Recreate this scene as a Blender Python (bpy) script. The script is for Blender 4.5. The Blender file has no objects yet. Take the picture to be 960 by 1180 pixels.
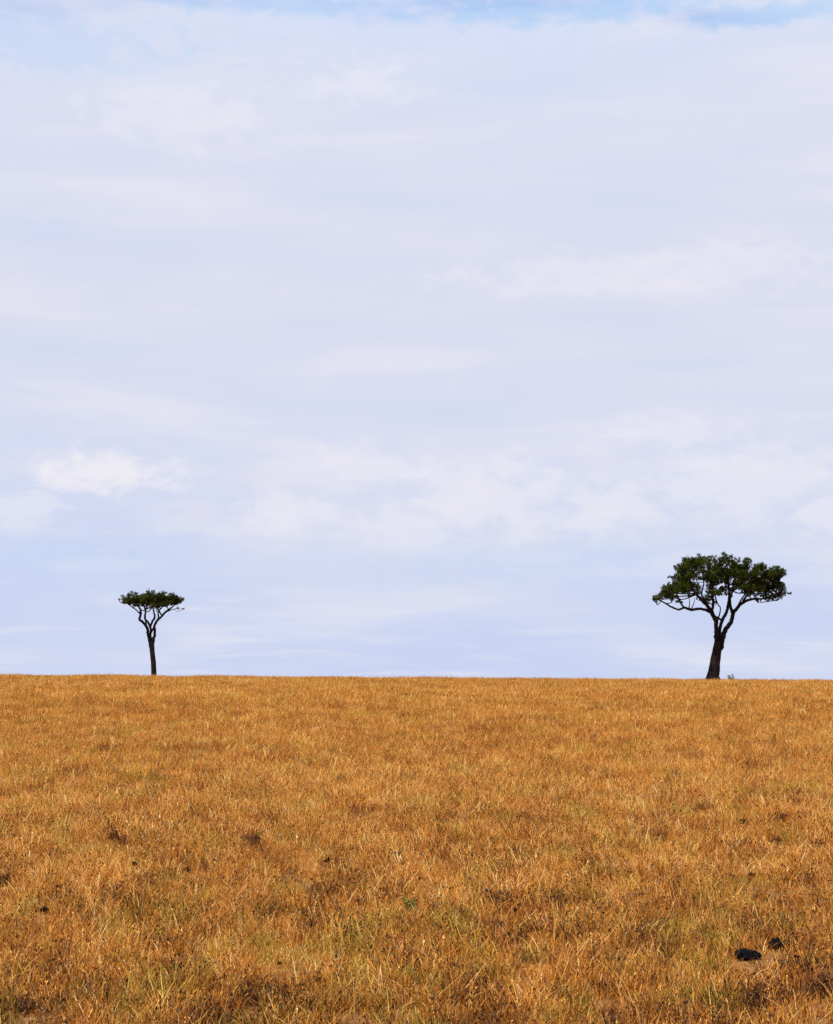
import bpy, math, random
import numpy as np
from mathutils import Vector

RNG = np.random.default_rng(11)
random.seed(11)
scene = bpy.context.scene
COL = scene.collection

# ------------------------------------------------------------------ terrain
CREST = 125.0
EYE = 4.32
A = EYE + 0.78


def ground_z(x, y):
    """height of the long rise: climbs away from the viewer, rounds over at CREST, falls to a plain."""
    x = np.asarray(x, float); y = np.asarray(y, float)
    t = np.clip(y / CREST, -0.6, 1.0)
    z = A * (1.0 - np.power(1.0 - t, 1.6))
    b = np.clip(y - CREST, 0, None)
    drop = np.where(b < 60, b * b / 1500.0, 2.4 + (b - 60) * 0.08)
    z = z - np.minimum(drop, 9.0)
    z = z - 0.0072 * np.clip(x, -80, 80) * np.clip(y / CREST, 0, 1) ** 2
    z = z + 0.035 * np.sin(x * 0.31 + 1.3) * np.sin(y * 0.37) + 0.03 * np.sin(x * 0.83 + y * 0.21) \
        + 0.018 * np.sin(x * 1.9 - y * 1.1 + 2.0)
    return z


# ------------------------------------------------------------------ camera
F = 2000.0            # focal length in photo pixels (photo 960 wide)
PITCH = math.atan(207.0 / F)
cam_d = bpy.data.cameras.new('camera')
cam_d.sensor_fit = 'HORIZONTAL'; cam_d.sensor_width = 36.0
cam_d.lens = F / 960.0 * 36.0
cam_d.clip_start = 0.5; cam_d.clip_end = 20000
cam = bpy.data.objects.new('camera', cam_d); COL.objects.link(cam)
cam.location = (0, 0, EYE); cam.rotation_euler = (math.pi / 2 + PITCH, 0, 0)
scene.camera = cam
scene.render.resolution_x = 833; scene.render.resolution_y = 1024


def ray(px, py):
    d = Vector((px - 480.0, F, 590.0 - py))
    c, s = math.cos(PITCH), math.sin(PITCH)
    return Vector((d.x, d.y * c - d.z * s, d.y * s + d.z * c)).normalized()


def on_ground(px, py):
    """the spot of the field seen at a photo pixel."""
    d = ray(px, py); t = 10.0
    while t < 400:
        p = Vector((0, 0, EYE)) + d * t
        if p.z <= float(ground_z(p.x, p.y)):
            return p.x, p.y
        t += 0.02
    return None


def at_dist(px, D):
    """x at forward distance D for a photo column."""
    return (px - 480.0) / F * D * math.cos(PITCH) * 1.0


# ------------------------------------------------------------------ node helpers
def new_mat(name):
    m = bpy.data.materials.new(name); m.use_nodes = True
    nt = m.node_tree; nt.nodes.clear()
    out = nt.nodes.new('ShaderNodeOutputMaterial')
    return m, nt, out


def N(nt, typ, **kw):
    n = nt.nodes.new(typ)
    for k, v in kw.items():
        setattr(n, k, v)
    return n


def setin(nt, sock, v):
    if isinstance(v, bpy.types.NodeSocket):
        nt.links.new(v, sock)
    else:
        sock.default_value = v


def math_n(nt, op, a, b=None, c=None, clamp=False):
    n = N(nt, 'ShaderNodeMath', operation=op); n.use_clamp = clamp
    setin(nt, n.inputs[0], a)
    if b is not None: setin(nt, n.inputs[1], b)
    if c is not None: setin(nt, n.inputs[2], c)
    return n.outputs[0]


def ramp(nt, fac, stops, interp='LINEAR'):
    n = N(nt, 'ShaderNodeValToRGB'); cr = n.color_ramp; cr.interpolation = interp
    while len(cr.elements) < len(stops): cr.elements.new(0.5)
    for e, (p, c) in zip(cr.elements, stops):
        e.position = p; e.color = (*c, 1) if len(c) == 3 else c
    setin(nt, n.inputs[0], fac)
    return n.outputs[0]


def mapr(nt, v, a, b, c=0.0, d=1.0, smooth=True):
    n = N(nt, 'ShaderNodeMapRange'); n.interpolation_type = 'SMOOTHSTEP' if smooth else 'LINEAR'
    setin(nt, n.inputs[0], v)
    for i, k in enumerate((a, b, c, d)): setin(nt, n.inputs[i + 1], k)
    return n.outputs[0]


def mixc(nt, f, a, b, mode='MIX'):
    n = N(nt, 'ShaderNodeMix', data_type='RGBA', blend_type=mode)
    setin(nt, n.inputs[0], f)
    setin(nt, n.inputs[6], a if isinstance(a, bpy.types.NodeSocket) else (*a, 1))
    setin(nt, n.inputs[7], b if isinstance(b, bpy.types.NodeSocket) else (*b, 1))
    return n.outputs[2]


def noise(nt, vec, scale, detail=3, rough=0.5, dist=0.0):
    n = N(nt, 'ShaderNodeTexNoise')
    if vec is not None: nt.links.new(vec, n.inputs['Vector'])
    n.inputs['Scale'].default_value = scale; n.inputs['Detail'].default_value = detail
    n.inputs['Roughness'].default_value = rough; n.inputs['Distortion'].default_value = dist
    return n.outputs[0]


def combine(nt, x, y, z=0.0):
    n = N(nt, 'ShaderNodeCombineXYZ')
    for i, v in enumerate((x, y, z)): setin(nt, n.inputs[i], v)
    return n.outputs[0]


# ------------------------------------------------------------------ light
SUN_EL = math.radians(58); SUN_AZ = math.radians(215)   # azimuth clockwise from +Y: behind the viewer, to the left
w = bpy.data.worlds.new('World'); scene.world = w; w.use_nodes = True
nt = w.node_tree; nt.nodes.clear()
wo = N(nt, 'ShaderNodeOutputWorld'); bg = N(nt, 'ShaderNodeBackground'); bg.inputs[1].default_value = 0.1
sky = N(nt, 'ShaderNodeTexSky', sky_type='NISHITA'); sky.sun_disc = False
sky.sun_elevation = SUN_EL; sky.sun_rotation = SUN_AZ; sky.altitude = 1500; sky.dust_density = 0.6; sky.ozone_density = 2.0
tc = N(nt, 'ShaderNodeTexCoord'); sep = N(nt, 'ShaderNodeSeparateXYZ'); nt.links.new(tc.outputs['Generated'], sep.inputs[0])
sx, sy, sz = sep.outputs
az = math_n(nt, 'ARCTAN2', sx, sy)                # radians, 0 = straight ahead
el = math_n(nt, 'ARCSINE', sz)
# cloud deck: noise on a high plane, so it draws out into streaks towards the horizon
zz = math_n(nt, 'ADD', math_n(nt, 'MAXIMUM', sz, 0.0), 0.06)
plane = combine(nt, math_n(nt, 'DIVIDE', sx, zz), math_n(nt, 'DIVIDE', sy, zz))
n_deck = noise(nt, plane, 1.1, 7, 0.55, 0.3)
n_str = noise(nt, combine(nt, math_n(nt, 'MULTIPLY', az, 5.0), math_n(nt, 'MULTIPLY', el, 34.0), 3.0), 1.0, 5, 0.55, 0.25)
n_big = noise(nt, combine(nt, math_n(nt, 'MULTIPLY', az, 3.0), math_n(nt, 'MULTIPLY', el, 9.0), 7.7), 1.0, 3, 0.5)
n_puff = noise(nt, combine(nt, math_n(nt, 'MULTIPLY', az, 22.0), math_n(nt, 'MULTIPLY', el, 46.0), 1.0), 1.0, 6, 0.52, 0.2)
# veil colour: blue-lavender low down, paler lavender-white above
veil = ramp(nt, mapr(nt, el, 0.0, 0.40, smooth=False), [
    (0.0, (5.75, 6.55, 8.9)), (0.16, (5.9, 6.65, 8.9)), (0.30, (6.6, 7.1, 8.9)), (0.55, (6.95, 7.25, 8.75)),
    (0.8, (6.95, 7.3, 8.9)), (1.0, (6.7, 7.45, 9.4))])
veil = mixc(nt, math_n(nt, 'MULTIPLY', mapr(nt, n_big, 0.42, 0.62), 0.45), veil, (7.3, 7.5, 8.8))
streak = mapr(nt, n_str, 0.47, 0.72)
c1 = mixc(nt, math_n(nt, 'MULTIPLY', streak, 0.55), veil, (8.3, 8.15, 8.95))
deck = mapr(nt, n_deck, 0.5, 0.75)
c1 = mixc(nt, math_n(nt, 'MULTIPLY', deck, 0.4), c1, (8.2, 8.15, 9.0))
shade = mapr(nt, n_str, 0.47, 0.3)
c1 = mixc(nt, math_n(nt, 'MULTIPLY', shade, 0.4), c1, (6.2, 6.9, 8.8))
# low cumulus puffs between 3 and 8 degrees up
band = math_n(nt, 'MULTIPLY', mapr(nt, el, 0.065, 0.10), mapr(nt, el, 0.155, 0.125))
puff = math_n(nt, 'MULTIPLY', mapr(nt, n_puff, 0.5, 0.64), band)
c1 = mixc(nt, math_n(nt, 'MULTIPLY', puff, 0.4), c1, (7.9, 7.75, 8.75))


def blob(px, py, rx, ry):
    d = ray(px, py); a0 = math.atan2(d.x, d.y); e0 = math.asin(d.z)
    dx = math_n(nt, 'DIVIDE', math_n(nt, 'SUBTRACT', az, a0), rx / F)
    dy = math_n(nt, 'DIVIDE', math_n(nt, 'SUBTRACT', el, e0), ry / F)
    r = math_n(nt, 'SQRT', math_n(nt, 'ADD', math_n(nt, 'MULTIPLY', dx, dx), math_n(nt, 'MULTIPLY', dy, dy)))
    r = math_n(nt, 'ADD', r, math_n(nt, 'MULTIPLY', math_n(nt, 'SUBTRACT', n_puff2, 0.5), 3.4))
    return mapr(nt, r, 1.35, 0.2)


n_puff2 = noise(nt, combine(nt, math_n(nt, 'MULTIPLY', az, 55.0), math_n(nt, 'MULTIPLY', el, 90.0), 5.0), 1.0, 6, 0.58, 0.3)
acc = None
for b in [(115, 543, 85, 24, .75), (330, 592, 50, 26, .45), (560, 575, 110, 50, .5), (410, 535, 60, 26, .35), (700, 585, 70, 36, .45),
          (860, 560, 130, 50, .4), (20, 590, 60, 34, .4), (470, 610, 70, 34, .35), (955, 590, 50, 26, .45), (770, 500, 90, 22, .4), (200, 130, 110, 40, .35), (420, 95, 70, 22, .4), (780, 310, 260, 26, .35)]:
    v = math_n(nt, 'MULTIPLY', blob(*b[:4]), b[4])
    acc = v if acc is None else math_n(nt, 'MAXIMUM', acc, v)
c1 = mixc(nt, acc, c1, (8.9, 8.65, 9.1))
# thin places in the veil where blue shows through
acc2 = None
for b in [(30, 48, 190, 36, .36), (330, 6, 150, 12, .55), (640, 12, 240, 15, .75), (900, 14, 120, 14, .7), (0, 262, 110, 12, .13), (60, 640, 160, 30, .2), (640, 650, 240, 26, .2)]:
    v = math_n(nt, 'MULTIPLY', blob(*b[:4]), b[4])
    acc2 = v if acc2 is None else math_n(nt, 'MAXIMUM', acc2, v)
c1 = mixc(nt, acc2, c1, (4.5, 6.55, 9.3))
# gaps of clear sky high up
n_gap = noise(nt, combine(nt, math_n(nt, 'MULTIPLY', az, 8.0), math_n(nt, 'MULTIPLY', el, 46.0), 9.0), 1.0, 5, 0.5, 0.2)
gap = math_n(nt, 'ADD', mapr(nt, el, 0.35, 0.395, smooth=False), math_n(nt, 'MULTIPLY', math_n(nt, 'SUBTRACT', n_gap, 0.5), 1.9))
# the cloud edge is thinner towards the left
gap = math_n(nt, 'ADD', gap, mapr(nt, az, -0.05, -0.24, 0.0, 0.18))
gap = mapr(nt, gap, 0.5, 1.15)
gap_hi = mapr(nt, n_deck, 0.42, 0.6)
cover = math_n(nt, 'SUBTRACT', 1.0, math_n(nt, 'MULTIPLY', gap, 0.35))
skyc = mixc(nt, 1.0, sky.outputs[0], (1.35, 1.85, 2.3), 'MULTIPLY')
fin = mixc(nt, cover, skyc, c1)
nt.links.new(fin, bg.inputs[0]); nt.links.new(bg.outputs[0], wo.inputs[0])

sl = bpy.data.lights.new('sun', 'SUN'); sl.energy = 4.6; sl.angle = math.radians(0.5); sl.color = (1.0, 0.95, 0.86)
so = bpy.data.objects.new('sun', sl); COL.objects.link(so)
sdir = Vector((math.sin(SUN_AZ) * math.cos(SUN_EL), math.cos(SUN_AZ) * math.cos(SUN_EL), math.sin(SUN_EL)))
so.rotation_euler = sdir.to_track_quat('Z', 'Y').to_euler(); so.location = sdir * 60

vs = scene.view_settings
vs.view_transform = 'Standard'; vs.look = 'None'; vs.exposure = 0.0; vs.gamma = 1.0; vs.use_curve_mapping = False


# ------------------------------------------------------------------ materials
def grass_mat():
    m, nt, out = new_mat('dry_grass_blades')
    hue = N(nt, 'ShaderNodeAttribute', attribute_name='hue', attribute_type='GEOMETRY').outputs['Fac']
    tint = N(nt, 'ShaderNodeAttribute', attribute_name='tint', attribute_type='INSTANCER').outputs['Fac']
    green = N(nt, 'ShaderNodeAttribute', attribute_name='green', attribute_type='INSTANCER').outputs['Fac']
    v = math_n(nt, 'ADD', hue, math_n(nt, 'MULTIPLY', math_n(nt, 'SUBTRACT', tint, 0.5), 0.6), clamp=True)
    col = ramp(nt, v, [(0.0, (0.022, 0.010, 0.005)), (0.14, (0.12, 0.038, 0.009)), (0.30, (0.38, 0.112, 0.017)), (0.50, (0.69, 0.262, 0.031)),
                       (0.70, (0.79, 0.385, 0.060)), (0.86, (0.90, 0.55, 0.14)), (1.0, (0.92, 0.68, 0.30))])
    gcol = ramp(nt, hue, [(0.0, (0.05, 0.055, 0.008)), (0.5, (0.42, 0.34, 0.028)), (1.0, (0.72, 0.56, 0.09))])
    # a green blade only where its own hue and the patch say so
    gf = math_n(nt, 'MULTIPLY', green, mapr(nt, math_n(nt, 'FRACT', math_n(nt, 'MULTIPLY', hue, 37.0)), 0.35, 0.75), clamp=True)
    col = mixc(nt, gf, col, gcol)
    d = N(nt, 'ShaderNodeBsdfDiffuse'); nt.links.new(col, d.inputs[0])
    t = N(nt, 'ShaderNodeBsdfTranslucent'); nt.links.new(col, t.inputs[0])
    mx = N(nt, 'ShaderNodeMixShader'); mx.inputs[0].default_value = 0.25
    nt.links.new(d.outputs[0], mx.inputs[1]); nt.links.new(t.outputs[0], mx.inputs[2])
    g = N(nt, 'ShaderNodeBsdfGlossy'); g.inputs['Roughness'].default_value = 0.45; g.inputs[0].default_value = (1, .9, .75, 1)
    m2 = N(nt, 'ShaderNodeMixShader'); m2.inputs[0].default_value = 0.03
    nt.links.new(mx.outputs[0], m2.inputs[1]); nt.links.new(g.outputs[0], m2.inputs[2])
    nt.links.new(m2.outputs[0], out.inputs[0])
    return m


def soil_mat():
    m, nt, out = new_mat('dry_soil_and_thatch')
    geo = N(nt, 'ShaderNodeNewGeometry')
    n1 = noise(nt, geo.outputs['Position'], 9.0, 6, 0.65)
    n2 = noise(nt, geo.outputs['Position'], 0.5, 3, 0.5)
    col = ramp(nt, n1, [(0.3, (0.10, 0.042, 0.012)), (0.5, (0.26, 0.12, 0.030)), (0.7, (0.38, 0.19, 0.05))])
    col = mixc(nt, mapr(nt, n2, 0.4, 0.7, 0, 0.4), col, (0.19, 0.13, 0.03))
    p = N(nt, 'ShaderNodeBsdfPrincipled'); nt.links.new(col, p.inputs['Base Color']); p.inputs['Roughness'].default_value = 0.95
    bm = N(nt, 'ShaderNodeBump'); bm.inputs['Strength'].default_value = 0.8; bm.inputs['Distance'].default_value = 0.05
    nt.links.new(n1, bm.inputs['Height']); nt.links.new(bm.outputs[0], p.inputs['Normal'])
    nt.links.new(p.outputs[0], out.inputs[0]); return m


def bark_mat():
    m, nt, out = new_mat('dark_fissured_bark')
    tcn = N(nt, 'ShaderNodeTexCoord')
    mp = N(nt, 'ShaderNodeMapping'); mp.inputs['Scale'].default_value = (7, 7, 1.6); nt.links.new(tcn.outputs['Object'], mp.inputs[0])
    n1 = noise(nt, mp.outputs[0], 1.4, 6, 0.65, 0.5)
    col = ramp(nt, n1, [(0.35, (0.006, 0.004, 0.004)), (0.55, (0.018, 0.011, 0.009)), (0.72, (0.06, 0.034, 0.024))])
    p = N(nt, 'ShaderNodeBsdfPrincipled'); nt.links.new(col, p.inputs['Base Color']); p.inputs['Roughness'].default_value = 0.95
    p.inputs['Specular IOR Level'].default_value = 0.15
    bm = N(nt, 'ShaderNodeBump'); bm.inputs['Strength'].default_value = 1.0; bm.inputs['Distance'].default_value = 0.12
    nt.links.new(n1, bm.inputs['Height']); nt.links.new(bm.outputs[0], p.inputs['Normal'])
    nt.links.new(p.outputs[0], out.inputs[0]); return m


def leaf_mat(name, dark, light):
    m, nt, out = new_mat(name)
    hue = N(nt, 'ShaderNodeAttribute', attribute_name='hue').outputs['Fac']
    col = ramp(nt, hue, [(0.0, dark), (0.6, tuple((a + b) / 2 for a, b in zip(dark, light))), (1.0, light)])
    d = N(nt, 'ShaderNodeBsdfDiffuse'); nt.links.new(col, d.inputs[0])
    t = N(nt, 'ShaderNodeBsdfTranslucent'); nt.links.new(col, t.inputs[0])
    mx = N(nt, 'ShaderNodeMixShader'); mx.inputs[0].default_value = 0.12
    nt.links.new(d.outputs[0], mx.inputs[1]); nt.links.new(t.outputs[0], mx.inputs[2])
    nt.links.new(mx.outputs[0], out.inputs[0]); return m


def plain_mat(name, c1, c2, scale, bump=0.5, rough=0.9):
    m, nt, out = new_mat(name)
    tcn = N(nt, 'ShaderNodeTexCoord')
    n1 = noise(nt, tcn.outputs['Object'], scale, 6, 0.65)
    col = ramp(nt, n1, [(0.35, c1), (0.7, c2)])
    p = N(nt, 'ShaderNodeBsdfPrincipled'); nt.links.new(col, p.inputs['Base Color']); p.inputs['Roughness'].default_value = rough
    p.inputs['Specular IOR Level'].default_value = 0.08
    bm = N(nt, 'ShaderNodeBump'); bm.inputs['Strength'].default_value = bump; bm.inputs['Distance'].default_value = 0.01
    nt.links.new(n1, bm.inputs['Height']); nt.links.new(bm.outputs[0], p.inputs['Normal'])
    nt.links.new(p.outputs[0], out.inputs[0]); return m


M_GRASS = grass_mat(); M_SOIL = soil_mat(); M_BARK = bark_mat()
M_LEAF = leaf_mat('dark_green_leaves', (0.005, 0.008, 0.003), (0.115, 0.140, 0.022))
M_BUSH = leaf_mat('grey_green_leaves', (0.03, 0.05, 0.02), (0.12, 0.15, 0.06))
M_SPRIG = leaf_mat('fresh_green_leaves', (0.05, 0.07, 0.01), (0.24, 0.26, 0.045))
M_DUNG = plain_mat('dried_dung', (0.003, 0.003, 0.003), (0.010, 0.009, 0.009), 30, 0.8, 1.0)
M_CLOD = plain_mat('dark_clod', (0.005, 0.003, 0.003), (0.018, 0.009, 0.006), 40)
M_DEAD = plain_mat('dead_twigs', (0.030, 0.012, 0.007), (0.17, 0.065, 0.026), 25)


# ------------------------------------------------------------------ object helpers
def mesh_obj(name, verts, faces, mat, parent=None, hue=None, smooth=False):
    me = bpy.data.meshes.new(name)
    verts = np.asarray(verts, dtype=np.float32).reshape(-1, 3)
    me.from_pydata(verts.tolist() if len(verts) < 50000 else [tuple(v) for v in verts], [], faces)
    if hue is not None:
        at = me.attributes.new('hue', 'FLOAT', 'POINT'); at.data.foreach_set('value', np.asarray(hue, dtype=np.float32))
    if smooth: me.polygons.foreach_set('use_smooth', [True] * len(me.polygons))
    me.materials.append(mat); me.update()
    o = bpy.data.objects.new(name, me); COL.objects.link(o)
    if parent: o.parent = parent
    return o


def tag(o, label=None, cat=None, group=None, kind=None):
    if label: o['label'] = label
    if cat: o['category'] = cat
    if group: o['group'] = group
    if kind: o['kind'] = kind
    return o


def empty(name, loc):
    o = bpy.data.objects.new(name, None); COL.objects.link(o); o.location = loc
    o.empty_display_size = 0.2
    return o


def catmull(P, n):
    P = [np.array(p, float) for p in P]
    P = [2 * P[0] - P[1]] + P + [2 * P[-1] - P[-2]]
    out = []
    for i in range(1, len(P) - 2):
        for k in range(n):
            t = k / n
            out.append(0.5 * ((2 * P[i]) + (-P[i - 1] + P[i + 1]) * t + (2 * P[i - 1] - 5 * P[i] + 4 * P[i + 1] - P[i + 2]) * t * t
                              + (-P[i - 1] + 3 * P[i] - 3 * P[i + 1] + P[i + 2]) * t ** 3))
    out.append(P[-2])
    return out


def tube(V, Fc, pts, sides=8, rough=0.0, wob=0.0, rng=RNG):
    """pts: rows (x, y, z, r); adds a tapering tube."""
    base = len(V); n = len(pts); ph = rng.uniform(0, 6.28)
    prev = None
    for i, p in enumerate(pts):
        a = pts[max(i - 1, 0)][:3]; b = pts[min(i + 1, n - 1)][:3]
        t = b - a; t = t / (np.linalg.norm(t) + 1e-9)
        if prev is None:
            u = np.cross(t, (0.3, 0.9, 0.1))
        else:
            u = prev - t * np.dot(prev, t)
        u = u / (np.linalg.norm(u) + 1e-9); prev = u
        v = np.cross(t, u)
        for k in range(sides):
            an = 2 * math.pi * k / sides
            r = p[3] * (1 + rough * (math.sin(an * 3 + ph + i * 0.25) * 0.6 + math.sin(an * 5 - i * 0.4 + ph) * 0.4) + rng.uniform(-wob, wob))
            V.append(p[:3] + u * math.cos(an) * r + v * math.sin(an) * r)
    for i in range(n - 1):
        for k in range(sides):
            k2 = (k + 1) % sides
            Fc.append((base + i * sides + k, base + i * sides + k2, base + (i + 1) * sides + k2, base + (i + 1) * sides + k))
    Fc.append(tuple(base + (n - 1) * sides + k for k in range(sides)))
    Fc.append(tuple(base + k for k in reversed(range(sides))))


# ------------------------------------------------------------------ ground
def build_ground():
    def axis(lo, hi, fine_lo, fine_hi, step, grow=1.25):
        a = list(np.arange(fine_lo, fine_hi + 1e-6, step))
        s = step
        while a[-1] < hi: s *= grow; a.append(min(a[-1] + s, hi))
        s = step
        while a[0] > lo: s *= grow; a.insert(0, max(a[0] - s, lo))
        return np.array(a)
    xs = axis(-6000, 6000, -60, 60, 0.6); ys = axis(-500, 9000, -5, 170, 0.6)
    X, Y = np.meshgrid(xs, ys); Z = ground_z(X, Y)
    nx = len(xs); V = np.stack([X.ravel(), Y.ravel(), Z.ravel()], 1)
    Fc = [(j * nx + i, j * nx + i + 1, (j + 1) * nx + i + 1, (j + 1) * nx + i) for j in range(len(ys) - 1) for i in range(nx - 1)]
    o = mesh_obj('ground', V, Fc, M_SOIL, smooth=True)
    tag(o, kind='structure')


build_ground()


# ------------------------------------------------------------------ grass tufts
def value_noise(x, y, seed, sx_, sy_):
    r = np.random.default_rng(seed); T = r.random((256, 256))
    u = x / sx_ + 1000.3; v = y / sy_ + 1000.7
    i = np.floor(u).astype(int); j = np.floor(v).astype(int); a = u - i; b = v - j
    a = a * a * (3 - 2 * a); b = b * b * (3 - 2 * b)
    g = lambda p, q: T[p % 256, q % 256]
    return (g(i, j) * (1 - a) + g(i + 1, j) * a) * (1 - b) + (g(i, j + 1) * (1 - a) + g(i + 1, j + 1) * a) * b


class Blades:
    def __init__(s): s.V = []; s.F = []; s.H = []; s.G = []; s.I = []; s.n = 0; s.w = 0

    def blade(s, x, y, az_, lean, bend, L, wid, hue, var, head=0.0, segs=3):
        """one curved leaf or stem; lean from vertical at the root, bend adds towards the tip."""
        pts = []; px_, pz = 0.0, 0.0
        for k in range(segs + 1):
            pts.append((px_, pz))
            an = lean + bend * (k / segs)
            px_ += math.sin(an) * L / segs; pz += math.cos(an) * L / segs
        ca, sa = math.cos(az_), math.sin(az_)
        fa = az_ + math.pi / 2 + random.uniform(-1.3, 1.3); cx, cy = math.cos(fa), math.sin(fa)
        b = len(s.V)
        for k, (h, z) in enumerate(pts):
            wd = wid * (1.0 - 0.75 * (k / segs) ** 1.5) * 0.5
            s.V.append((x + ca * h - cx * wd, y + sa * h - cy * wd, z)); s.V.append((x + ca * h + cx * wd, y + sa * h + cy * wd, z))
            s.H += [hue, hue]; s.G += [var, var]
        for k in range(segs):
            s.F.append((b + 2 * k, b + 2 * k + 1, b + 2 * k + 3, b + 2 * k + 2))
        if head > 0:
            h, z = pts[-1]; dx = math.sin(lean + bend); dz = math.cos(lean + bend)
            hh = max(0.0, hue + random.uniform(-0.22, 0.08))
            for q in range(2):
                f2 = fa + q * 1.57; c2, s2 = math.cos(f2) * head * 0.22, math.sin(f2) * head * 0.22
                b = len(s.V); m = 0.45
                s.V += [(x + ca * h, y + sa * h, z - 0.004), (x + ca * (h + dx * head * m) - c2, y + sa * (h + dx * head * m) - s2, z + dz * head * m),
                        (x + ca * (h + dx * head), y + sa * (h + dx * head), z + dz * head),
                        (x + ca * (h + dx * head * m) + c2, y + sa * (h + dx * head * m) + s2, z + dz * head * m)]
                s.H += [hh] * 4; s.G += [var] * 4; s.F.append((b, b + 1, b + 2, b + 3))


B = Blades()
NV = 0


def tuft(nb, R, Lr, wr, leanmax, huec, hues, seedheads=0.15, segs=3):
    global NV
    for _ in range(nb):
        r = R * math.sqrt(random.random()); a = random.uniform(0, 6.283)
        L = random.uniform(*Lr) * (0.6 + 0.4 * random.random())
        hue = min(1, max(0, random.gauss(huec, hues)))
        hd = random.uniform(0.02, 0.05) if random.random() < seedheads else 0
        B.blade(r * math.cos(a), r * math.sin(a), random.uniform(0, 6.283), abs(random.gauss(0, leanmax * 0.5)), random.uniform(0, 1.1),
                L, random.uniform(*wr), hue, NV, hd, segs)
    NV += 1
    return NV - 1


near = [tuft(44, 0.13, (0.10, 0.30), (0.005, 0.012), 1.1, 0.50, 0.24) for _ in range(8)]
near_red = [tuft(36, 0.13, (0.10, 0.28), (0.005, 0.011), 0.8, 0.34, 0.20, 0.3) for _ in range(3)]
low = [tuft(46, 0.16, (0.05, 0.14), (0.005, 0.011), 1.5, 0.5, 0.2, 0.0, 2) for _ in range(3)]
stalks = []
for _ in range(5):                                   # thin dark upright weed stalks with seed balls
    for q in range(random.randint(1, 4)):
        B.blade(random.uniform(-.06, .06), random.uniform(-.06, .06), random.uniform(0, 6.28), random.uniform(0, .15), random.uniform(-.1, .2),
                random.uniform(.14, .27), random.uniform(.005, .009), random.uniform(0.02, .25), NV, random.choice([0, 0, .02, .03]))
    stalks.append(NV); NV += 1
straw = []
for _ in range(16):                                  # long pale fallen straws
    B.blade(0, 0, 0, random.uniform(.3, 1.45), random.uniform(-.2, .7), random.choice([.2, .28, .35, .42, .55]), random.uniform(.005, .009),
            random.uniform(.74, 1.0), NV, 0, 5)
    straw.append(NV); NV += 1
litter = []
for _ in range(8):                                   # short bent pale blades lying every way over the tufts
    for q in range(4):
        B.blade(random.uniform(-.15, .15), random.uniform(-.15, .15), random.uniform(0, 6.28), random.uniform(.2, 1.2), random.uniform(-.2, 1.3), random.uniform(.14, .36),
                random.uniform(.005, .010), random.uniform(.66, .95), NV, 0, 5)
    litter.append(NV); NV += 1
mid = [tuft(46, 0.26, (0.12, 0.32), (0.007, 0.014), 0.8, 0.52, 0.19, 0.1) for _ in range(8)]
mid_red = [tuft(40, 0.26, (0.12, 0.30), (0.007, 0.014), 0.9, 0.38, 0.16, 0.2) for _ in range(3)]
far = [tuft(50, 0.42, (0.14, 0.34), (0.010, 0.022), 0.7, 0.54, 0.17, 0.0) for _ in range(8)]
far_red = [tuft(50, 0.42, (0.14, 0.30), (0.010, 0.022), 0.8, 0.40, 0.15, 0.0) for _ in range(3)]

# things standing low in the grass: photo spots, resolved to places on the field
PATS = [(862, 1104), (895, 1093)]
CLEAR = []                                           # x, y, half width, depth in front


def scatter(density, y0, y1, pool, poolred, redp, smin, smax, seed):
    r = np.random.default_rng(seed)
    side = lambda y: 0.33 * y + 3.0
    Wm = side(y1); n = int(density * (y1 - y0) * 2 * Wm)
    x = r.uniform(-Wm, Wm, n); y = r.uniform(y0, y1, n)
    k = np.abs(x) < side(y); x, y = x[k], y[k]; n = len(x)
    return x, y, n, r


PX, PY, PI, PS, PR, PT, PG, PH = [], [], [], [], [], [], [], []


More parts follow.
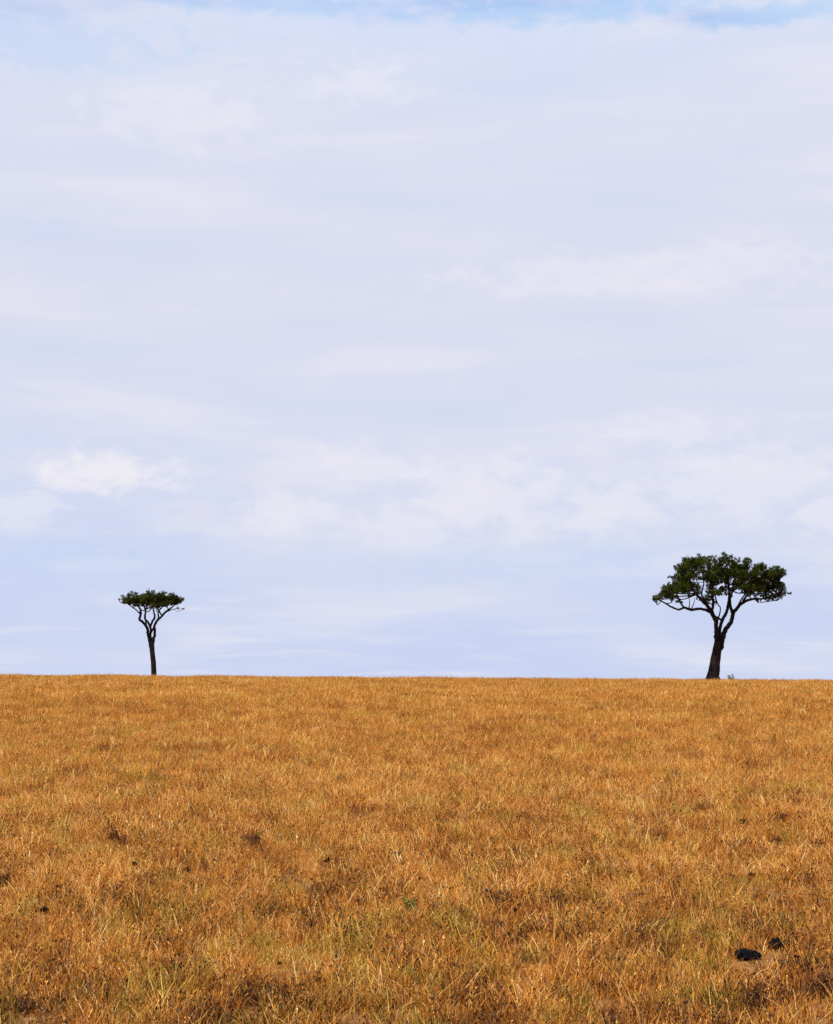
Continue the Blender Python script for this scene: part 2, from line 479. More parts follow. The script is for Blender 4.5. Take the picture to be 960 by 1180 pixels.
def add_points(density, y0, y1, fade0, fade1, pool, poolred, smin, smax, seed, extra=None):
    x, y, n, r = scatter(density, y0, y1, pool, poolred, 0, smin, smax, seed)
    p = np.ones(n)
    if fade0: p = np.minimum(p, np.clip((y - y0) / fade0, 0, 1))
    if fade1: p = np.minimum(p, np.clip((y1 - y) / fade1, 0, 1))
    # clumped thinning
    p *= 0.50 + 0.75 * value_noise(x, y, 5, 0.5, 0.9)
    p *= 1 - 0.35 * np.clip((19.5 - y) / 2.5, 0, 1) * value_noise(x, y, 17, .5, .6)
    k = r.random(n) < p; x, y = x[k], y[k]; n = len(x)
    patch = 0.6 * value_noise(x, y, 1, 0.3, 0.6) + 0.25 * value_noise(x, y, 12, 1.1, 2.0) + 0.15 * value_noise(x, y, 2, 4.0, 7)
    redness = 0.7 * value_noise(x, y, 3, 0.4, 0.9) + 0.3 * value_noise(x, y, 4, 2.5, 4.0)
    redness = redness + 0.13 * np.clip((19.0 - y) / 2.0, 0, 1) + 0.07 * np.clip((30.0 - y) / 10.0, 0, 1)
    greenn = 0.8 * value_noise(x, y, 8, 0.28, 0.6) + 0.2 * value_noise(x, y, 9, 2.0, 3.5)
    idx = np.array(pool)[r.integers(0, len(pool), n)]
    if poolred is not None:
        kr = r.random(n) < np.clip((redness - 0.40) * 2.6, 0.04, 0.8)
        idx = np.where(kr, np.array(poolred)[r.integers(0, len(poolred), n)], idx)
    hgt = r.uniform(smin, smax, n) * (0.75 + 0.5 * value_noise(x, y, 6, 0.7, 1.1))
    for (cx, cy, hw, dep, kk) in CLEAR:
        inside = (np.abs(x - cx * y / cy) < hw) & (y > cy - dep) & (y < cy + 0.12)
        hgt = np.where(inside, np.minimum(hgt, (kk if pool is not low else kk + .25) * r.uniform(0.6, 1.3, n)), hgt)
        if pool is straw or pool is litter or pool is stalks:   # nothing tall leans over the small things
            near_ = (np.abs(x - cx * y / cy) < hw + 0.14) & (y > cy - dep) & (y < cy + 0.05)
            hgt = np.where(near_, 0.001, hgt)
    tint = np.clip(0.5 - 0.13 * np.clip((27.0 - y) / 9.0, 0, 1) + (patch - 0.5) * 0.9 + r.normal(0, 0.18, n), 0, 1)
    PX.append(x); PY.append(y); PI.append(idx); PS.append(hgt); PR.append(r.uniform(0, 6.283, n)); PT.append(tint)
    PG.append(np.clip((greenn - 0.46) * 2.4, 0.05, 0.85)); PH.append(np.ones(n))


spots = {}


def spot(px, py):
    return on_ground(px, py)


def clear_at(px, py, hw, dep, k):
    x, y = spot(px, py); CLEAR.append((x, y, hw, dep, k)); return x, y


P_PAT = [clear_at(862, 1106, 0.20, 1.0, 0.32), clear_at(895, 1094, 0.20, 1.2, 0.28)]
# (photo px, photo py, size m, label)
CLODS = [
    (51, 1055, .050, 'small black dung clod near the left edge, the larger of a pair', 1.0),
    (41, 1056, .022, 'tiny dark crumb just left of the black clod near the left edge', 1.0),
    (215, 1008, .045, 'small black dung clod below and right of the brown dead bush on the left', 1.0),
    (154, 1001, .045, 'dark clod straight below the brown dead bush on the left', .9),
    (377, 998, .055, 'pointed black flake standing up in the grass left of centre', 1.5),
    (347, 1012, .025, 'thin dark chip lower left of the pointed black flake', 1.4),
    (359, 1018, .022, 'tiny round dark crumb straight below the pointed black flake', 1.0),
    (484, 1017, .040, 'low dark clod above the little green sprig near the centre', .6),
    (765, 973, .040, 'small dark clod up the slope between the centre and the right edge', .8),
    (866, 1014, .050, 'dark clod well above the two dung pats, left and larger of a pair', .9),
    (887, 1015, .028, 'tiny dark crumb well above the two dung pats, right one of a pair', .9),
    (740, 1036, .050, 'wide flat dark clod in the grass left of and above the dung pats', .5),
    (322, 1117, .030, 'arched dark clod in the rusty grass low in the field left of centre', .8),
]
P_CLOD = [clear_at(c[0], c[1], 0.12, 1.0, 0.42) for c in CLODS]
# dead bushes: px, py (base), width m, height m, label
SHRUBS = [
    (131, 972, .17, .26, 'taller left half of the brown dead bush pair on the left side'),
    (143, 977, .16, .18, 'low right half of the brown dead bush pair on the left side'),
    (289, 975, .34, .22, 'wide dark brown dead bush with a green sprig showing inside it'),
    (901, 949, .28, .22, 'dark brown dead bush, topmost in the rough patch on the right side'),
    (855, 952, .24, .14, 'small reddish dead bush left of the topmost dark bush on the right side'),
    (896, 974, .34, .13, 'low dark line of dead stems under the rough patch on the right side'),
    (944, 978, .30, .11, 'low dead stems close to the right edge, end of the dark line'),
    (868, 1168, .22, .36, 'tall dark dead stalks low in the frame right below the dung pats'),
    (950, 1150, .32, .28, 'dark scruffy dead bush in the lower right corner'),
    (598, 1087, .34, .10, 'low dark mat of dead stems right of centre below the seed ball stalk'),
    (615, 1083, .10, .18, 'upright dark dead tuft at the right end of the dark mat of stems'),
    (30, 1168, .40, .20, 'dark dead bush low in the lower left corner'),
    (4, 1022, .16, .22, 'dark dead tuft cut by the left edge of the picture'),
    (285, 1160, .30, .24, 'group of short dark dead stems low in the field left of centre'),
]
P_SHRUB = [clear_at(s[0], s[1], s[2] * .45, 0.7, 0.5) for s in SHRUBS]
P_SPRIG = [clear_at(470, 1051, .14, 0.6, 0.5), clear_at(296, 971, .08, 0.5, 0.5)]
P_STALK = [clear_at(594, 1072, 0.04, 0.4, 0.5)]

add_points(46, 13, 42, 0, 14, near, near_red, 0.70, 1.2, 21)
add_points(40, 13, 42, 0, 14, low, None, 0.8, 1.3, 22)
add_points(6.0, 13, 60, 0, 10, straw, None, 0.6, 1.05, 23)
add_points(19.0, 13, 60, 0, 20, litter, None, 0.8, 1.25, 29)
add_points(7, 13, 60, 0, 20, stalks, None, 0.6, 1.1, 24)
add_points(21, 28, 80, 14, 24, mid, mid_red, 0.75, 1.2, 25)
add_points(8.5, 56, 150, 24, 0, far, far_red, 0.6, 1.2, 26)
add_points(0.8, 45, 115, 15, 10, straw, None, 0.8, 1.3, 27)


def build_grass():
    x = np.concatenate(PX); y = np.concatenate(PY); idx = np.concatenate(PI); s = np.concatenate(PS)
    rot = np.concatenate(PR); ti = np.concatenate(PT); gr = np.concatenate(PG)
    n = len(x); print('tufts', n, 'proto verts', len(B.V), 'variants', NV)
    z = ground_z(x, y) - 0.01
    nv = len(B.V)
    V = np.concatenate([np.array(B.V, dtype=np.float32), np.stack([x, y, z], 1).astype(np.float32)])
    me = bpy.data.meshes.new('dry_grass'); me.from_pydata([tuple(v) for v in V.tolist()], [], B.F)

    def at(name, typ, a, b):
        d = me.attributes.new(name, typ, 'POINT')
        arr = np.concatenate([np.asarray(a), np.asarray(b)])
        d.data.foreach_set('value', arr.astype(np.int32 if typ == 'INT' else np.float32))
    zz = np.zeros(nv)
    at('hue', 'FLOAT', B.H, np.zeros(n)); at('variant', 'INT', B.G, idx)
    at('is_point', 'FLOAT', zz, np.ones(n)); at('scl', 'FLOAT', zz, s); at('rotz', 'FLOAT', zz, rot)
    at('tint', 'FLOAT', zz, ti); at('green', 'FLOAT', zz, gr)
    me.materials.append(M_GRASS)
    o = bpy.data.objects.new('dry_grass', me); COL.objects.link(o)
    tag(o, 'golden orange dry savanna grass covering the whole field', 'grass', kind='stuff')
    ng = bpy.data.node_groups.new('grass_scatter', 'GeometryNodeTree')
    ng.interface.new_socket('Geometry', in_out='INPUT', socket_type='NodeSocketGeometry')
    ng.interface.new_socket('Geometry', in_out='OUTPUT', socket_type='NodeSocketGeometry')
    gi = ng.nodes.new('NodeGroupInput'); go = ng.nodes.new('NodeGroupOutput'); L = ng.links.new

    def attr(name, typ='FLOAT'):
        a = ng.nodes.new('GeometryNodeInputNamedAttribute'); a.data_type = typ; a.inputs[0].default_value = name
        return [q for q in a.outputs if q.enabled][0]
    sep_ = ng.nodes.new('GeometryNodeSeparateGeometry'); sep_.domain = 'POINT'
    cmp_ = ng.nodes.new('FunctionNodeCompare'); cmp_.data_type = 'FLOAT'; cmp_.operation = 'GREATER_THAN'; cmp_.inputs[1].default_value = 0.5
    L(attr('is_point'), cmp_.inputs[0]); L(gi.outputs[0], sep_.inputs[0]); L(cmp_.outputs[0], sep_.inputs[1])
    sti = ng.nodes.new('GeometryNodeSplitToInstances'); sti.domain = 'POINT'
    L(sep_.outputs[1], sti.inputs[0]); L(attr('variant', 'INT'), sti.inputs['Group ID'])
    mtp = ng.nodes.new('GeometryNodeMeshToPoints'); L(sep_.outputs[0], mtp.inputs[0])
    iop = ng.nodes.new('GeometryNodeInstanceOnPoints'); L(mtp.outputs[0], iop.inputs['Points']); L(sti.outputs[0], iop.inputs['Instance'])
    iop.inputs['Pick Instance'].default_value = True; L(attr('variant', 'INT'), iop.inputs['Instance Index'])
    cx_ = ng.nodes.new('ShaderNodeCombineXYZ'); L(attr('rotz'), cx_.inputs[2]); L(cx_.outputs[0], iop.inputs['Rotation'])
    c2 = ng.nodes.new('ShaderNodeCombineXYZ')
    sc = attr('scl')
    for i in range(3): L(sc, c2.inputs[i])
    L(c2.outputs[0], iop.inputs['Scale'])
    L(iop.outputs[0], go.inputs[0])
    md = o.modifiers.new('scatter', 'NODES'); md.node_group = ng


build_grass()


# ------------------------------------------------------------------ foliage
def leaves_from_clumps(clumps, per, sprigs, size, rng, zsquash=0.66, top_hue=True):
    """clumps: rows (x, y, z, r). Every clump is a handful of sprigs, every sprig a burst of small leaves."""
    V = []; Fc = []; H = []
    for (cx, cy, cz, r) in clumps:
        ns = max(3, int(sprigs * (r / 0.45) ** 2))
        ch = rng.normal(0, 0.16)
        for _ in range(ns):
            d = rng.normal(size=3); d /= np.linalg.norm(d); rr = r * (0.35 + 0.65 * rng.random() ** 0.6)
            sp = np.array([cx, cy, cz]) + d * rr * (1, 1, zsquash)
            sr = rng.uniform(0.04, 0.12) * (1.0 if rng.random() > .12 else 1.5)
            nl = int(per * rng.uniform(0.6, 1.4))
            sh = rng.normal(0, 0.14)
            up = np.array([d[0] * .6, d[1] * .6, abs(d[2]) + .5])
            for _ in range(nl):
                q = rng.normal(size=3); q /= np.linalg.norm(q)
                p = sp + q * sr * rng.random() ** 0.5 + up * rng.random() * sr * .7
                nrm = q + rng.normal(size=3) * 0.8 + (0, 0, 0.5); nrm /= np.linalg.norm(nrm)
                a = np.cross(nrm, rng.normal(size=3)); a /= np.linalg.norm(a); b = np.cross(nrm, a)
                s = size * rng.uniform(0.6, 1.4); k = len(V)
                V += [p - a * s, p - b * s * .5, p + a * s, p + b * s * .5]
                Fc.append((k, k + 1, k + 2, k + 3))
                hv = min(1, max(0, 0.45 + ch + sh + rng.normal(0, 0.2)))
                H += [hv] * 4
    return V, Fc, H


def build_tree(name, base, scale, x0, y0, trunk_pts, limbs, clumps, depth_r, label, group, seed, extra, leafsize=0.036, thick=1.0):
    """trunk_pts/limbs/clumps are measured outlines (units of 1/scale m); depth is given or drawn."""
    rng = np.random.default_rng(seed)
    root = empty(name, base); tag(root, label, 'tree', group)
    to = lambda px, py: ((px - x0) / scale, (y0 - py) / scale)
    V = []; Fc = []
    P = []
    for (px, py, hw, dy) in trunk_pts:
        x, z = to(px, py); P.append((x, dy, z, hw / scale))
    pts = catmull(P, 8)
    tube(V, Fc, pts, 20, 0.07, 0.035, rng)
    # root flare buttresses
    for a in np.linspace(0, 6.28, 6, endpoint=False) + rng.uniform(0, .6):
        r0 = P[1][3]
        q = catmull([(P[2][0], 0, P[2][2], r0 * .30), (P[1][0] + math.cos(a) * r0 * .75, math.sin(a) * r0 * .75, P[1][2] * .7 + .15, r0 * .34),
                     (P[1][0] + math.cos(a) * r0 * 1.2, math.sin(a) * r0 * 1.2, -0.25, r0 * .25)], 5)
        tube(V, Fc, q, 8, .05, .03, rng)
    mesh_obj('trunk', V, Fc, M_BARK, root, smooth=True)
    nodes = []                                        # points along all the limbs
    for lp in limbs:
        V = []; Fc = []; P = []
        for (px, py, hw, dy) in lp:
            x, z = to(px, py); P.append((x, dy, z, hw * thick / scale))
        pts = catmull(P, 6)
        for i in range(1, len(pts) - 1):
            pts[i][:3] += rng.normal(0, 0.12, 3) * pts[i][3]
        tube(V, Fc, pts, 9, 0.07, 0.05, rng)
        mesh_obj('limb', V, Fc, M_BARK, root, smooth=True)
        nodes += [p for p in pts[len(pts) // 3:]]
    nodes = np.array(nodes)
    C = []
    for (px, py, r, *dd) in clumps:
        x, z = to(px, py); r = r / scale
        if dd: dy = dd[0]
        else:
            w_ = max(0.15, 1 - (x / depth_r) ** 2) ** 0.5
            dy = rng.uniform(-0.75, 0.75) * depth_r * w_
        C.append((x, dy, z, r))
    for (n_, xl, xr, zl, zh) in extra:               # the depth of the crown, behind and before the outline
        for _ in range(n_):
            x = rng.uniform(xl, xr) / scale - x0 / scale; z = (y0 - rng.uniform(zl, zh)) / scale
            w_ = max(0.1, 1 - (x / depth_r) ** 2) ** 0.5
            C.append((x, rng.choice([-1, 1]) * rng.uniform(.35, .95) * depth_r * w_, z, rng.uniform(24, 36) / scale))
    V, Fc, H = leaves_from_clumps(C, 40, 50, leafsize, rng)
    # twigs from the nearest limb into every clump
    TV = []; TF = []
    for (cx, cy, cz, r) in C:
        c = np.array([cx, cy, cz]); d = np.linalg.norm((nodes[:, :3] - c) * (1, 1, 1.3), axis=1) + np.where(nodes[:, 2] > cz, 1.0, 0)
        nd = nodes[int(np.argmin(d))]
        m = (nd[:3] + c) / 2 + rng.normal(0, .12, 3) - (0, 0, .06)
        r0 = min(nd[3] * .7, 0.055)
        q = catmull([(*nd[:3], r0), (*m, r0 * .7), (*c, r0 * .35)], 5); tube(TV, TF, q, 5, 0, .05, rng)
        for _ in range(5):
            e = rng.normal(size=3); e[2] = abs(e[2]) * .6; e = e / np.linalg.norm(e) * r * rng.uniform(.7, 1.0)
            q = catmull([(*m, r0 * .5), (*((m + c) / 2 + e * .4), r0 * .35), (*(c + e), r0 * .12)], 3); tube(TV, TF, q, 4, 0, 0, rng)
    mesh_obj('twigs', TV, TF, M_BARK, root)
    mesh_obj('crown', V, Fc, M_LEAF, root, hue=H)
    print(name, 'leaves', len(Fc))
    return root


def place_tree(px, D):
    x = (px - 480.0) / F * D * 0.9945
    return (x, D, float(ground_z(x, D)))


# big tree on the right, measured at 4.8 units per photo pixel, 16.4 photo px per metre
S1 = 4.8 * 16.4
bx = place_tree(822, 122.0)
T1 = [(432, 815, 46, 0), (434, 775, 38, 0), (438, 740, 33, 0), (446, 690, 29, 0), (455, 640, 26, 0), (463, 600, 24, 0), (469, 560, 23, 0)]
L1 = [
    [(462, 600, 18, 0), (459, 545, 17, -.05), (458, 495, 14, -.05), (454, 445, 14, 0), (434, 400, 14, .1), (412, 362, 12, .2), (380, 325, 10, .4), (350, 285, 8, .7), (320, 230, 6, 1.0), (300, 180, 4, 1.3)],
    [(428, 400, 10, .1), (395, 388, 9, -.1), (355, 383, 9, -.4), (315, 390, 9, -.6), (275, 380, 8, -.7), (240, 390, 6, -.8), (200, 374, 6, -.9), (160, 350, 5, -.9), (115, 330, 3, -1.0)],
    [(275, 380, 6, -.7), (255, 350, 6, -.6), (240, 310, 4, -.5), (215, 270, 3, -.3)],
    [(436, 400, 9, .1), (440, 355, 9, -.3), (430, 310, 8, -.7), (425, 260, 7, -1.1), (410, 200, 5, -1.6), (395, 140, 3, -2.0)],
    [(478, 600, 20, 0), (492, 545, 17, .05), (510, 500, 15, .05), (535, 462, 14, 0), (548, 430, 13, -.05), (560, 395, 12, -.1), (600, 352, 10, -.3), (645, 332, 8, -.6), (700, 330, 6, -.8), (755, 315, 5, -1.0), (805, 285, 3, -1.1)],
    [(552, 420, 10, -.05), (545, 370, 10, .4), (548, 325, 8, .8), (570, 270, 7, 1.2), (590, 210, 5, 1.7), (610, 150, 3, 2.0)],
    [(472, 560, 12, 0), (478, 505, 11, .12), (492, 450, 11, .15), (518, 400, 10, .1), (526, 350, 9, -.2), (522, 290, 7, -.7), (510, 220, 6, -1.2), (500, 150, 3, -1.8)],
    [(600, 352, 8, -.3), (630, 310, 7, .1), (670, 270, 6, .6), (720, 225, 5, 1.1), (770, 190, 3, 1.4)],
    [(452, 425, 7, 0), (474, 434, 7, .1), (494, 448, 7, .15)],
    [(466, 455, 5, .1), (490, 380, 4, .5), (480, 350, 4, .9), (470, 290, 4, 1.3), (465, 200, 3, 1.8)],
    [(400, 350, 6, .2), (375, 300, 5, -.5), (380, 240, 4, -1.1), (360, 170, 3, -1.6)],
    [(700, 330, 5, -.8), (690, 350, 3, -1.0), (740, 345, 2.5, -1.2), (780, 335, 2, -1.3)],
    [(300, 386, 4, -.6), (304, 360, 3, -.7), (302, 335, 2, -.8), (296, 318, 1.5, -.8)],
    [(312, 388, 4, -.6), (326, 365, 3, -.5), (334, 340, 2, -.5), (333, 325, 1.5, -.5)],
    [(575, 375, 6, -.2), (590, 330, 5, -.9), (625, 270, 4, -1.6), (650, 200, 3, -2.1)],
]
C1 = [(125, 325, 26), (150, 318, 24), (175, 298, 30), (205, 285, 34), (232, 262, 32), (222, 315, 26), (195, 333, 18), (236, 205, 15), (220, 198, 10), (258, 225, 22),
      (245, 345, 16), (280, 120, 24), (300, 165, 34), (330, 128, 36), (290, 215, 32), (340, 190, 38), (350, 238, 34), (300, 255, 30), (330, 272, 20), (385, 118, 36),
      (385, 175, 34), (405, 98, 20), (268, 265, 24), (375, 262, 24), (430, 112, 34), (450, 150, 34), (500, 118, 34), (480, 165, 34), (520, 160, 34), (500, 215, 32), (545, 205, 32),
      (478, 245, 24), (470, 95, 14), (415, 300, 32), (428, 335, 26), (398, 318, 20), (545, 245, 24), (565, 278, 18), (560, 138, 32), (600, 138, 32), (640, 148, 34), (600, 185, 30),
      (655, 195, 26), (690, 160, 32), (700, 205, 36), (645, 248, 30), (605, 243, 26), (690, 258, 36), (740, 198, 32), (778, 215, 34), (748, 258, 36), (798, 258, 34),
      (820, 288, 28), (848, 300, 16), (778, 300, 26), (732, 300, 28), (690, 296, 24), (655, 288, 20), (762, 328, 14), (828, 318, 14), (485, 335, 12), (810, 208, 20),
      (700, 130, 10), (720, 145, 14), (590, 104, 10), (345, 100, 14), (835, 240, 12), (735, 330, 12), (340, 303, 14), (290, 298, 12), (520, 262, 14), (440, 200, 14), (500, 300, 12), (640, 308, 14),
      (395, 300, 26), (440, 312, 26), (430, 340, 20), (455, 295, 22), (380, 285, 22), (500, 268, 22), (540, 272, 22), (585, 268, 22), (420, 265, 26), (510, 240, 26), (565, 245, 26), (780, 325, 18), (700, 325, 14), (860, 300, 12), (835, 265, 20), (100, 330, 12), (130, 335, 18), (450, 220, 18), (330, 100, 18), (360, 100, 16),
      (495, 275, 26, .2), (470, 300, 20, -.4), (530, 300, 20, .5), (410, 330, 20, 0), (720, 318, 20, -.8), (760, 318, 22, -.6), (800, 308, 24, -.4), (345, 255, 24, .2), (600, 272, 20, .3), (445, 115, 24), (400, 135, 24), (370, 120, 22), (460, 200, 22), (545, 160, 24), (790, 240, 26), (735, 290, 26), (180, 262, 22), (160, 285, 24), (262, 200, 24), (250, 168, 14), (205, 250, 20)]
X1 = [(26, 280, 400, 130, 240), (14, 180, 280, 260, 300), (36, 420, 640, 118, 225), (40, 600, 810, 165, 285)]
build_tree('acacia_tree', bx, S1, 435, 787, T1, L1, C1, 4.0,
           'large dark acacia with broad irregular crown and leaning forked trunk, right on the skyline', None, 5, X1, 0.031, 0.86)

# slender umbrella tree on the left
S2 = 7.385 * 13.95 / 1.035
bx2 = place_tree(178, 143.0)
T2 = [(506, 925, 27, 0), (504, 880, 24, 0), (501, 830, 22, 0), (496, 770, 21, 0), (490, 700, 21, 0), (484, 640, 20, 0), (478, 590, 21, 0), (472, 545, 21, 0)]
L2 = [
    [(468, 590, 14, 0), (458, 530, 12, -.1), (445, 475, 12, -.1), (435, 425, 12, 0), (402, 388, 11, .1), (370, 358, 10, .2), (378, 320, 10, .3), (372, 280, 9, .5), (345, 250, 6, .8), (300, 215, 4, 1.1)],
    [(476, 570, 11, .05), (464, 500, 9, .12), (466, 440, 10, .1), (450, 395, 9, -.1), (422, 355, 8, -.3), (430, 300, 7, -.6), (420, 250, 5, -1.0), (400, 190, 3, -1.3)],
    [(462, 425, 9, .1), (478, 370, 9, .3), (490, 345, 8, .5), (478, 300, 7, .8), (465, 255, 5, 1.1), (460, 190, 3, 1.5)],
    [(482, 585, 12, 0), (492, 520, 12, 0), (502, 465, 11, -.1), (497, 420, 10, -.1), (520, 372, 10, -.1), (552, 342, 9, -.2), (588, 305, 9, -.3), (630, 275, 7, -.5), (670, 245, 4, -.6), (705, 210, 3, -.7)],
    [(515, 380, 7, -.1), (525, 340, 7, .3), (515, 300, 6, .7), (545, 250, 5, 1.1), (580, 195, 3, 1.4)],
    [(560, 335, 6, -.2), (545, 300, 6, -.7), (530, 250, 5, -1.1), (520, 190, 3, -1.5)],
    [(378, 320, 6, .3), (345, 285, 5, 0), (300, 250, 4, -.4), (250, 215, 3, -.6)],
    [(436, 430, 6, 0), (415, 370, 6, .5), (405, 320, 6, .9), (395, 260, 4, 1.2), (350, 190, 3, 1.4)],
    [(466, 470, 8, .1), (485, 440, 8, 0), (498, 420, 8, -.1)],
    [(450, 500, 8, -.1), (475, 520, 8, 0), (494, 510, 8, 0)],
    [(600, 300, 4, -.3), (650, 282, 3, -.4), (700, 272, 2, -.4), (742, 276, 1.5, -.5)],
]
C2 = [(198, 200, 12, 0), (225, 198, 22), (250, 225, 20), (265, 190, 26), (285, 222, 30), (318, 140, 13), (320, 182, 36), (330, 228, 32), (362, 178, 38), (370, 222, 32), (355, 250, 22),
      (405, 172, 36), (418, 212, 38), (442, 162, 32), (462, 200, 42), (440, 238, 28), (485, 235, 30), (482, 160, 28), (510, 168, 34), (512, 212, 42), (505, 250, 24), (548, 178, 34), (556, 222, 38),
      (595, 180, 34), (600, 216, 36), (640, 187, 34), (640, 226, 28), (675, 190, 32), (676, 222, 24), (706, 196, 25), (720, 208, 16), (595, 252, 18), (692, 272, 9, -.4), (740, 278, 7, -.5),
      (300, 160, 12), (610, 152, 14), (435, 135, 8), (460, 138, 12), (660, 165, 16), (550, 150, 14), (385, 150, 14),
      (400, 245, 30), (440, 262, 26), (480, 262, 28), (520, 258, 28), (560, 246, 28), (330, 248, 18), (300, 235, 18), (610, 243, 20), (340, 150, 18), (420, 145, 20), (500, 145, 20),
      (580, 152, 20), (630, 160, 18), (275, 162, 14), (450, 150, 20), (530, 150, 18), (240, 180, 16)]
X2 = [(26, 270, 450, 175, 225), (30, 420, 600, 168, 232), (22, 560, 690, 180, 222)]
build_tree('umbrella_tree', bx2, S2, 505, 880, T2, L2, C2, 2.6,
           'small slender flat-topped umbrella tree with a thin straight trunk, left side of the skyline', None, 8, X2, 0.031, 1.0)


# ------------------------------------------------------------------ small bush on the skyline
def leafy(name, x, y, r, h, n, mat, label, cat, seed, size):
    rng = np.random.default_rng(seed)
    root = empty(name, (x, y, float(ground_z(x, y)))); tag(root, label, cat)
    SV = []; SF = []; V = []; Fc = []; H = []
    for i in range(7):
        a = rng.uniform(0, 6.28); tip = np.array([math.cos(a) * r * rng.uniform(.3, 1), math.sin(a) * r * rng.uniform(.3, 1), h * rng.uniform(.6, 1)])
        tube(SV, SF, catmull([(0, 0, -.02, .012 * h * 2), (*(tip * .5 + (0, 0, h * .1)), .008 * h * 2), (*tip, .003)], 4), 5)
        for _ in range(n // 7):
            t = rng.uniform(.25, 1.0); p = tip * t + rng.normal(0, .16, 3) * r
            p[2] = abs(p[2]); d = rng.normal(size=3) + (0, 0, .8); d /= np.linalg.norm(d)
            b = np.cross(d, rng.normal(size=3)); b /= np.linalg.norm(b); s = size * rng.uniform(.6, 1.3); k = len(V)
            V += [p, p + d * s * .5 - b * s * .22, p + d * s, p + d * s * .5 + b * s * .22]; Fc.append((k, k + 1, k + 2, k + 3))
            H += [rng.random()] * 4
    mesh_obj('stems', SV, SF, M_DEAD, root); mesh_obj('leaves', V, Fc, mat, root, hue=H)


b = place_tree(843, 122.5)
leafy('small_bush', b[0], b[1], .30, .62, 350, M_BUSH, 'tiny grey-green bush on the skyline just right of the big acacia trunk', 'bush', 3, .07)
leafy('green_sprig', *P_SPRIG[0], .11, .17, 130, M_SPRIG, 'fresh green sprig in the dry grass near the centre of the field', 'plant', 4, .05)
leafy('green_sprig', *P_SPRIG[1], .09, .17, 90, M_SPRIG, 'green sprig growing inside the wide dark dead bush left of centre', 'plant', 5, .045)


# ------------------------------------------------------------------ dead bushes
def dead_shrub(x, y, wd, h, label, seed):
    rng = np.random.default_rng(seed)
    root = empty('dead_bush', (x, y, float(ground_z(x, y)))); tag(root, label, 'dead bush', 'dead bushes and stalks in the field')
    V = []; Fc = []; HV = []; HF = []
    n = int(24 + 85 * wd * (0.5 + h * 2))
    for i in range(n):
        bx_ = rng.normal(0, wd * .28); by_ = rng.normal(0, wd * .22)
        hh = h * rng.uniform(.35, 1.0) * (1 - min(.5, abs(bx_) / wd * .7)); a = rng.uniform(0, 6.28); l = hh * rng.uniform(.05, .5)
        p0 = np.array([bx_, by_, .005]); p2 = p0 + (math.cos(a) * l, math.sin(a) * l, hh); pm = (p0 + p2) / 2 + rng.normal(0, .015, 3)
        tube(V, Fc, catmull([(0, 0, -.03, .006), (bx_ * .5, by_ * .5, -.01, .005), (*p0, .0045), (*pm, .0038), (*p2, .0018)], 2), 3)
        for _ in range(3):
            t = rng.uniform(.3, 1); q = p0 + (p2 - p0) * t; e = q + rng.normal(0, .03, 3) + (0, 0, .02)
            tube(V, Fc, [np.array([*q, .003]), np.array([*e, .0015])], 3)
            if rng.random() < .75:                      # withered leaf or seed case
                s = rng.uniform(.006, .016); k = len(HV); u = rng.normal(size=3) * s; v = rng.normal(size=3) * s
                HV += [e - u, e - v, e + u, e + v]; HF.append((k, k + 1, k + 2, k + 3))
    mesh_obj('stems', V, Fc, M_DEAD, root); mesh_obj('withered_leaves', HV, HF, M_DEAD, root)


for i, (s, p) in enumerate(zip(SHRUBS, P_SHRUB)):
    dead_shrub(p[0], p[1], s[2], s[3], s[4], 40 + i)


# ------------------------------------------------------------------ dung
def lump(V, Fc, c, r, rng, seg=10, rings=7, amp=.14):
    base = len(V); ph = rng.uniform(0, 6.28, 4)
    for j in range(rings + 1):
        th = math.pi * j / rings
        for i in range(seg):
            an = 2 * math.pi * i / seg
            d = np.array([math.sin(th) * math.cos(an), math.sin(th) * math.sin(an), math.cos(th)])
            k = 1 + amp * (math.sin(4 * d[0] + ph[0]) + math.sin(5 * d[1] + ph[1]) + math.sin(6 * d[2] + ph[2])) / 2 + rng.uniform(-amp, amp) * .35 * math.sin(th)
            V.append(np.array(c) + d * np.array(r) * k)
    for j in range(rings):
        for i in range(seg):
            i2 = (i + 1) % seg
            Fc.append((base + j * seg + i, base + (j + 1) * seg + i, base + (j + 1) * seg + i2, base + j * seg + i2))


def dung_pat(x, y, lumps, label, seed):
    rng = np.random.default_rng(seed); V = []; Fc = []
    for (cx, cy, cz, rx, ry, rz) in lumps: lump(V, Fc, (cx, cy, cz), (rx, ry, rz), rng, 18, 12, .2)
    o = mesh_obj('dung_pat', [v * np.array((.98, .95, .88)) for v in V], Fc, M_DUNG, smooth=True); o.location = (x, y, float(ground_z(x, y)) + .02)
    tag(o, label, 'dung', 'black dung pats low on the right')


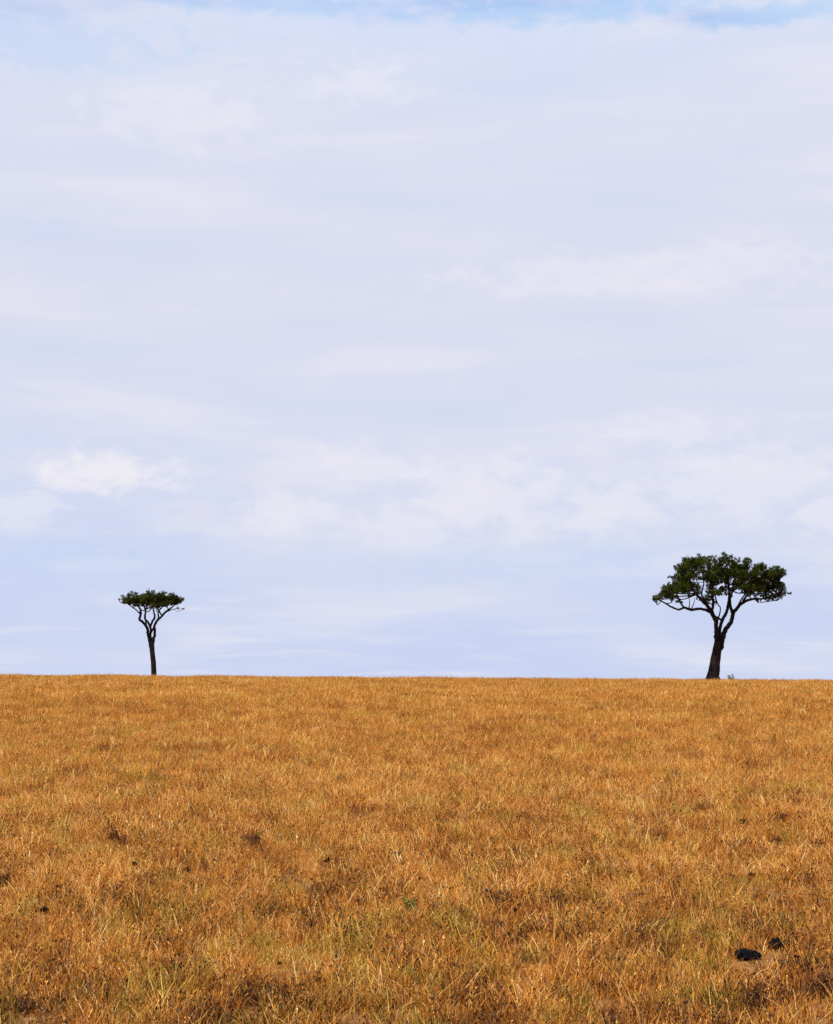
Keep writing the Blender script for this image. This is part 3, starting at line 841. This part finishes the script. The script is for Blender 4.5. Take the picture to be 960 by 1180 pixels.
(x1, y1), (x2, y2) = P_PAT
dung_pat(x1, y1, [(-.105, 0, .045, .055, .08, .052), (-.05, .02, .06, .062, .09, .058), (.005, -.01, .055, .06, .09, .055), (.06, .01, .045, .055, .08, .048), (.11, 0, .035, .042, .06, .04),
                  (0, 0, .02, .15, .10, .04)],
         'smooth long black dung pat at lower right, the lower and wider of two', 61)
dung_pat(x2, y2, [(-.06, 0, .04, .045, .05, .04), (-.02, .03, .075, .038, .045, .036), (.03, .03, .085, .042, .05, .038), (.07, 0, .055, .04, .05, .036), (.0, -.05, .04, .045, .04, .036),
                  (.06, -.05, .03, .04, .04, .03), (-.07, -.05, .03, .035, .035, .028), (0, 0, .02, .10, .07, .04), (.09, .03, .03, .03, .04, .03)],
         'lumpy black dung heap at lower right, the upper and smaller of two', 62)

for i, (c, p) in enumerate(zip(CLODS, P_CLOD)):
    rng = np.random.default_rng(80 + i); V = []; Fc = []; s = c[2] * 0.82; t = c[4]
    if t >= 1.4:                                       # a flake standing on edge
        lump(V, Fc, (0, 0, s * .8), (s * .45, s * .22, s * .7), rng, 10, 7, .2)
        lump(V, Fc, (s * .45, 0, s * 1.2), (s * .3, s * .18, s * .85), rng, 10, 7, .2)
        lump(V, Fc, (-s * .6, 0, s * .5), (s * .5, s * .2, s * .35), rng, 10, 7, .2)
    else:
        lump(V, Fc, (0, 0, s * .7 * t), (s, s * .9, s * .85 * t), rng, 10, 7, .18)
        lump(V, Fc, (s * .8, s * .2, s * .5 * t), (s * .6, s * .6, s * .6 * t), rng, 10, 7, .18)
        if s > .04: lump(V, Fc, (-s * .9, 0, s * .4 * t), (s * .5, s * .5, s * .5 * t), rng, 10, 7, .18)
    o = mesh_obj('dung_clod', V, Fc, M_CLOD, smooth=True); o.location = (p[0], p[1], float(ground_z(*p)) + .05)
    tag(o, c[3], 'dung', 'dark dung clods scattered in the grass')

# a dark seed ball on a thin stalk, right of centre
x, y = P_STALK[0]; r_ = np.random.default_rng(99)
root = empty('seed_head_stalk', (x, y, float(ground_z(x, y)))); tag(root, 'thin dark stalk carrying one round black seed ball, right of centre in the grass', 'plant')
V = []; Fc = []; tube(V, Fc, catmull([(0, 0, -.02, .005), (.008, 0, .10, .005), (.0, .01, .23, .004)], 4), 6)
mesh_obj('stalk', V, Fc, M_DEAD, root)
V = []; Fc = []; lump(V, Fc, (0, .01, .245), (.024, .024, .024), r_, 12, 9, .1); mesh_obj('seed_ball', V, Fc, M_CLOD, root, smooth=True)

scene.render.engine = 'CYCLES'
scene.cycles.max_bounces = 6; scene.cycles.diffuse_bounces = 4; scene.cycles.transmission_bounces = 4
scene.cycles.use_denoising = False
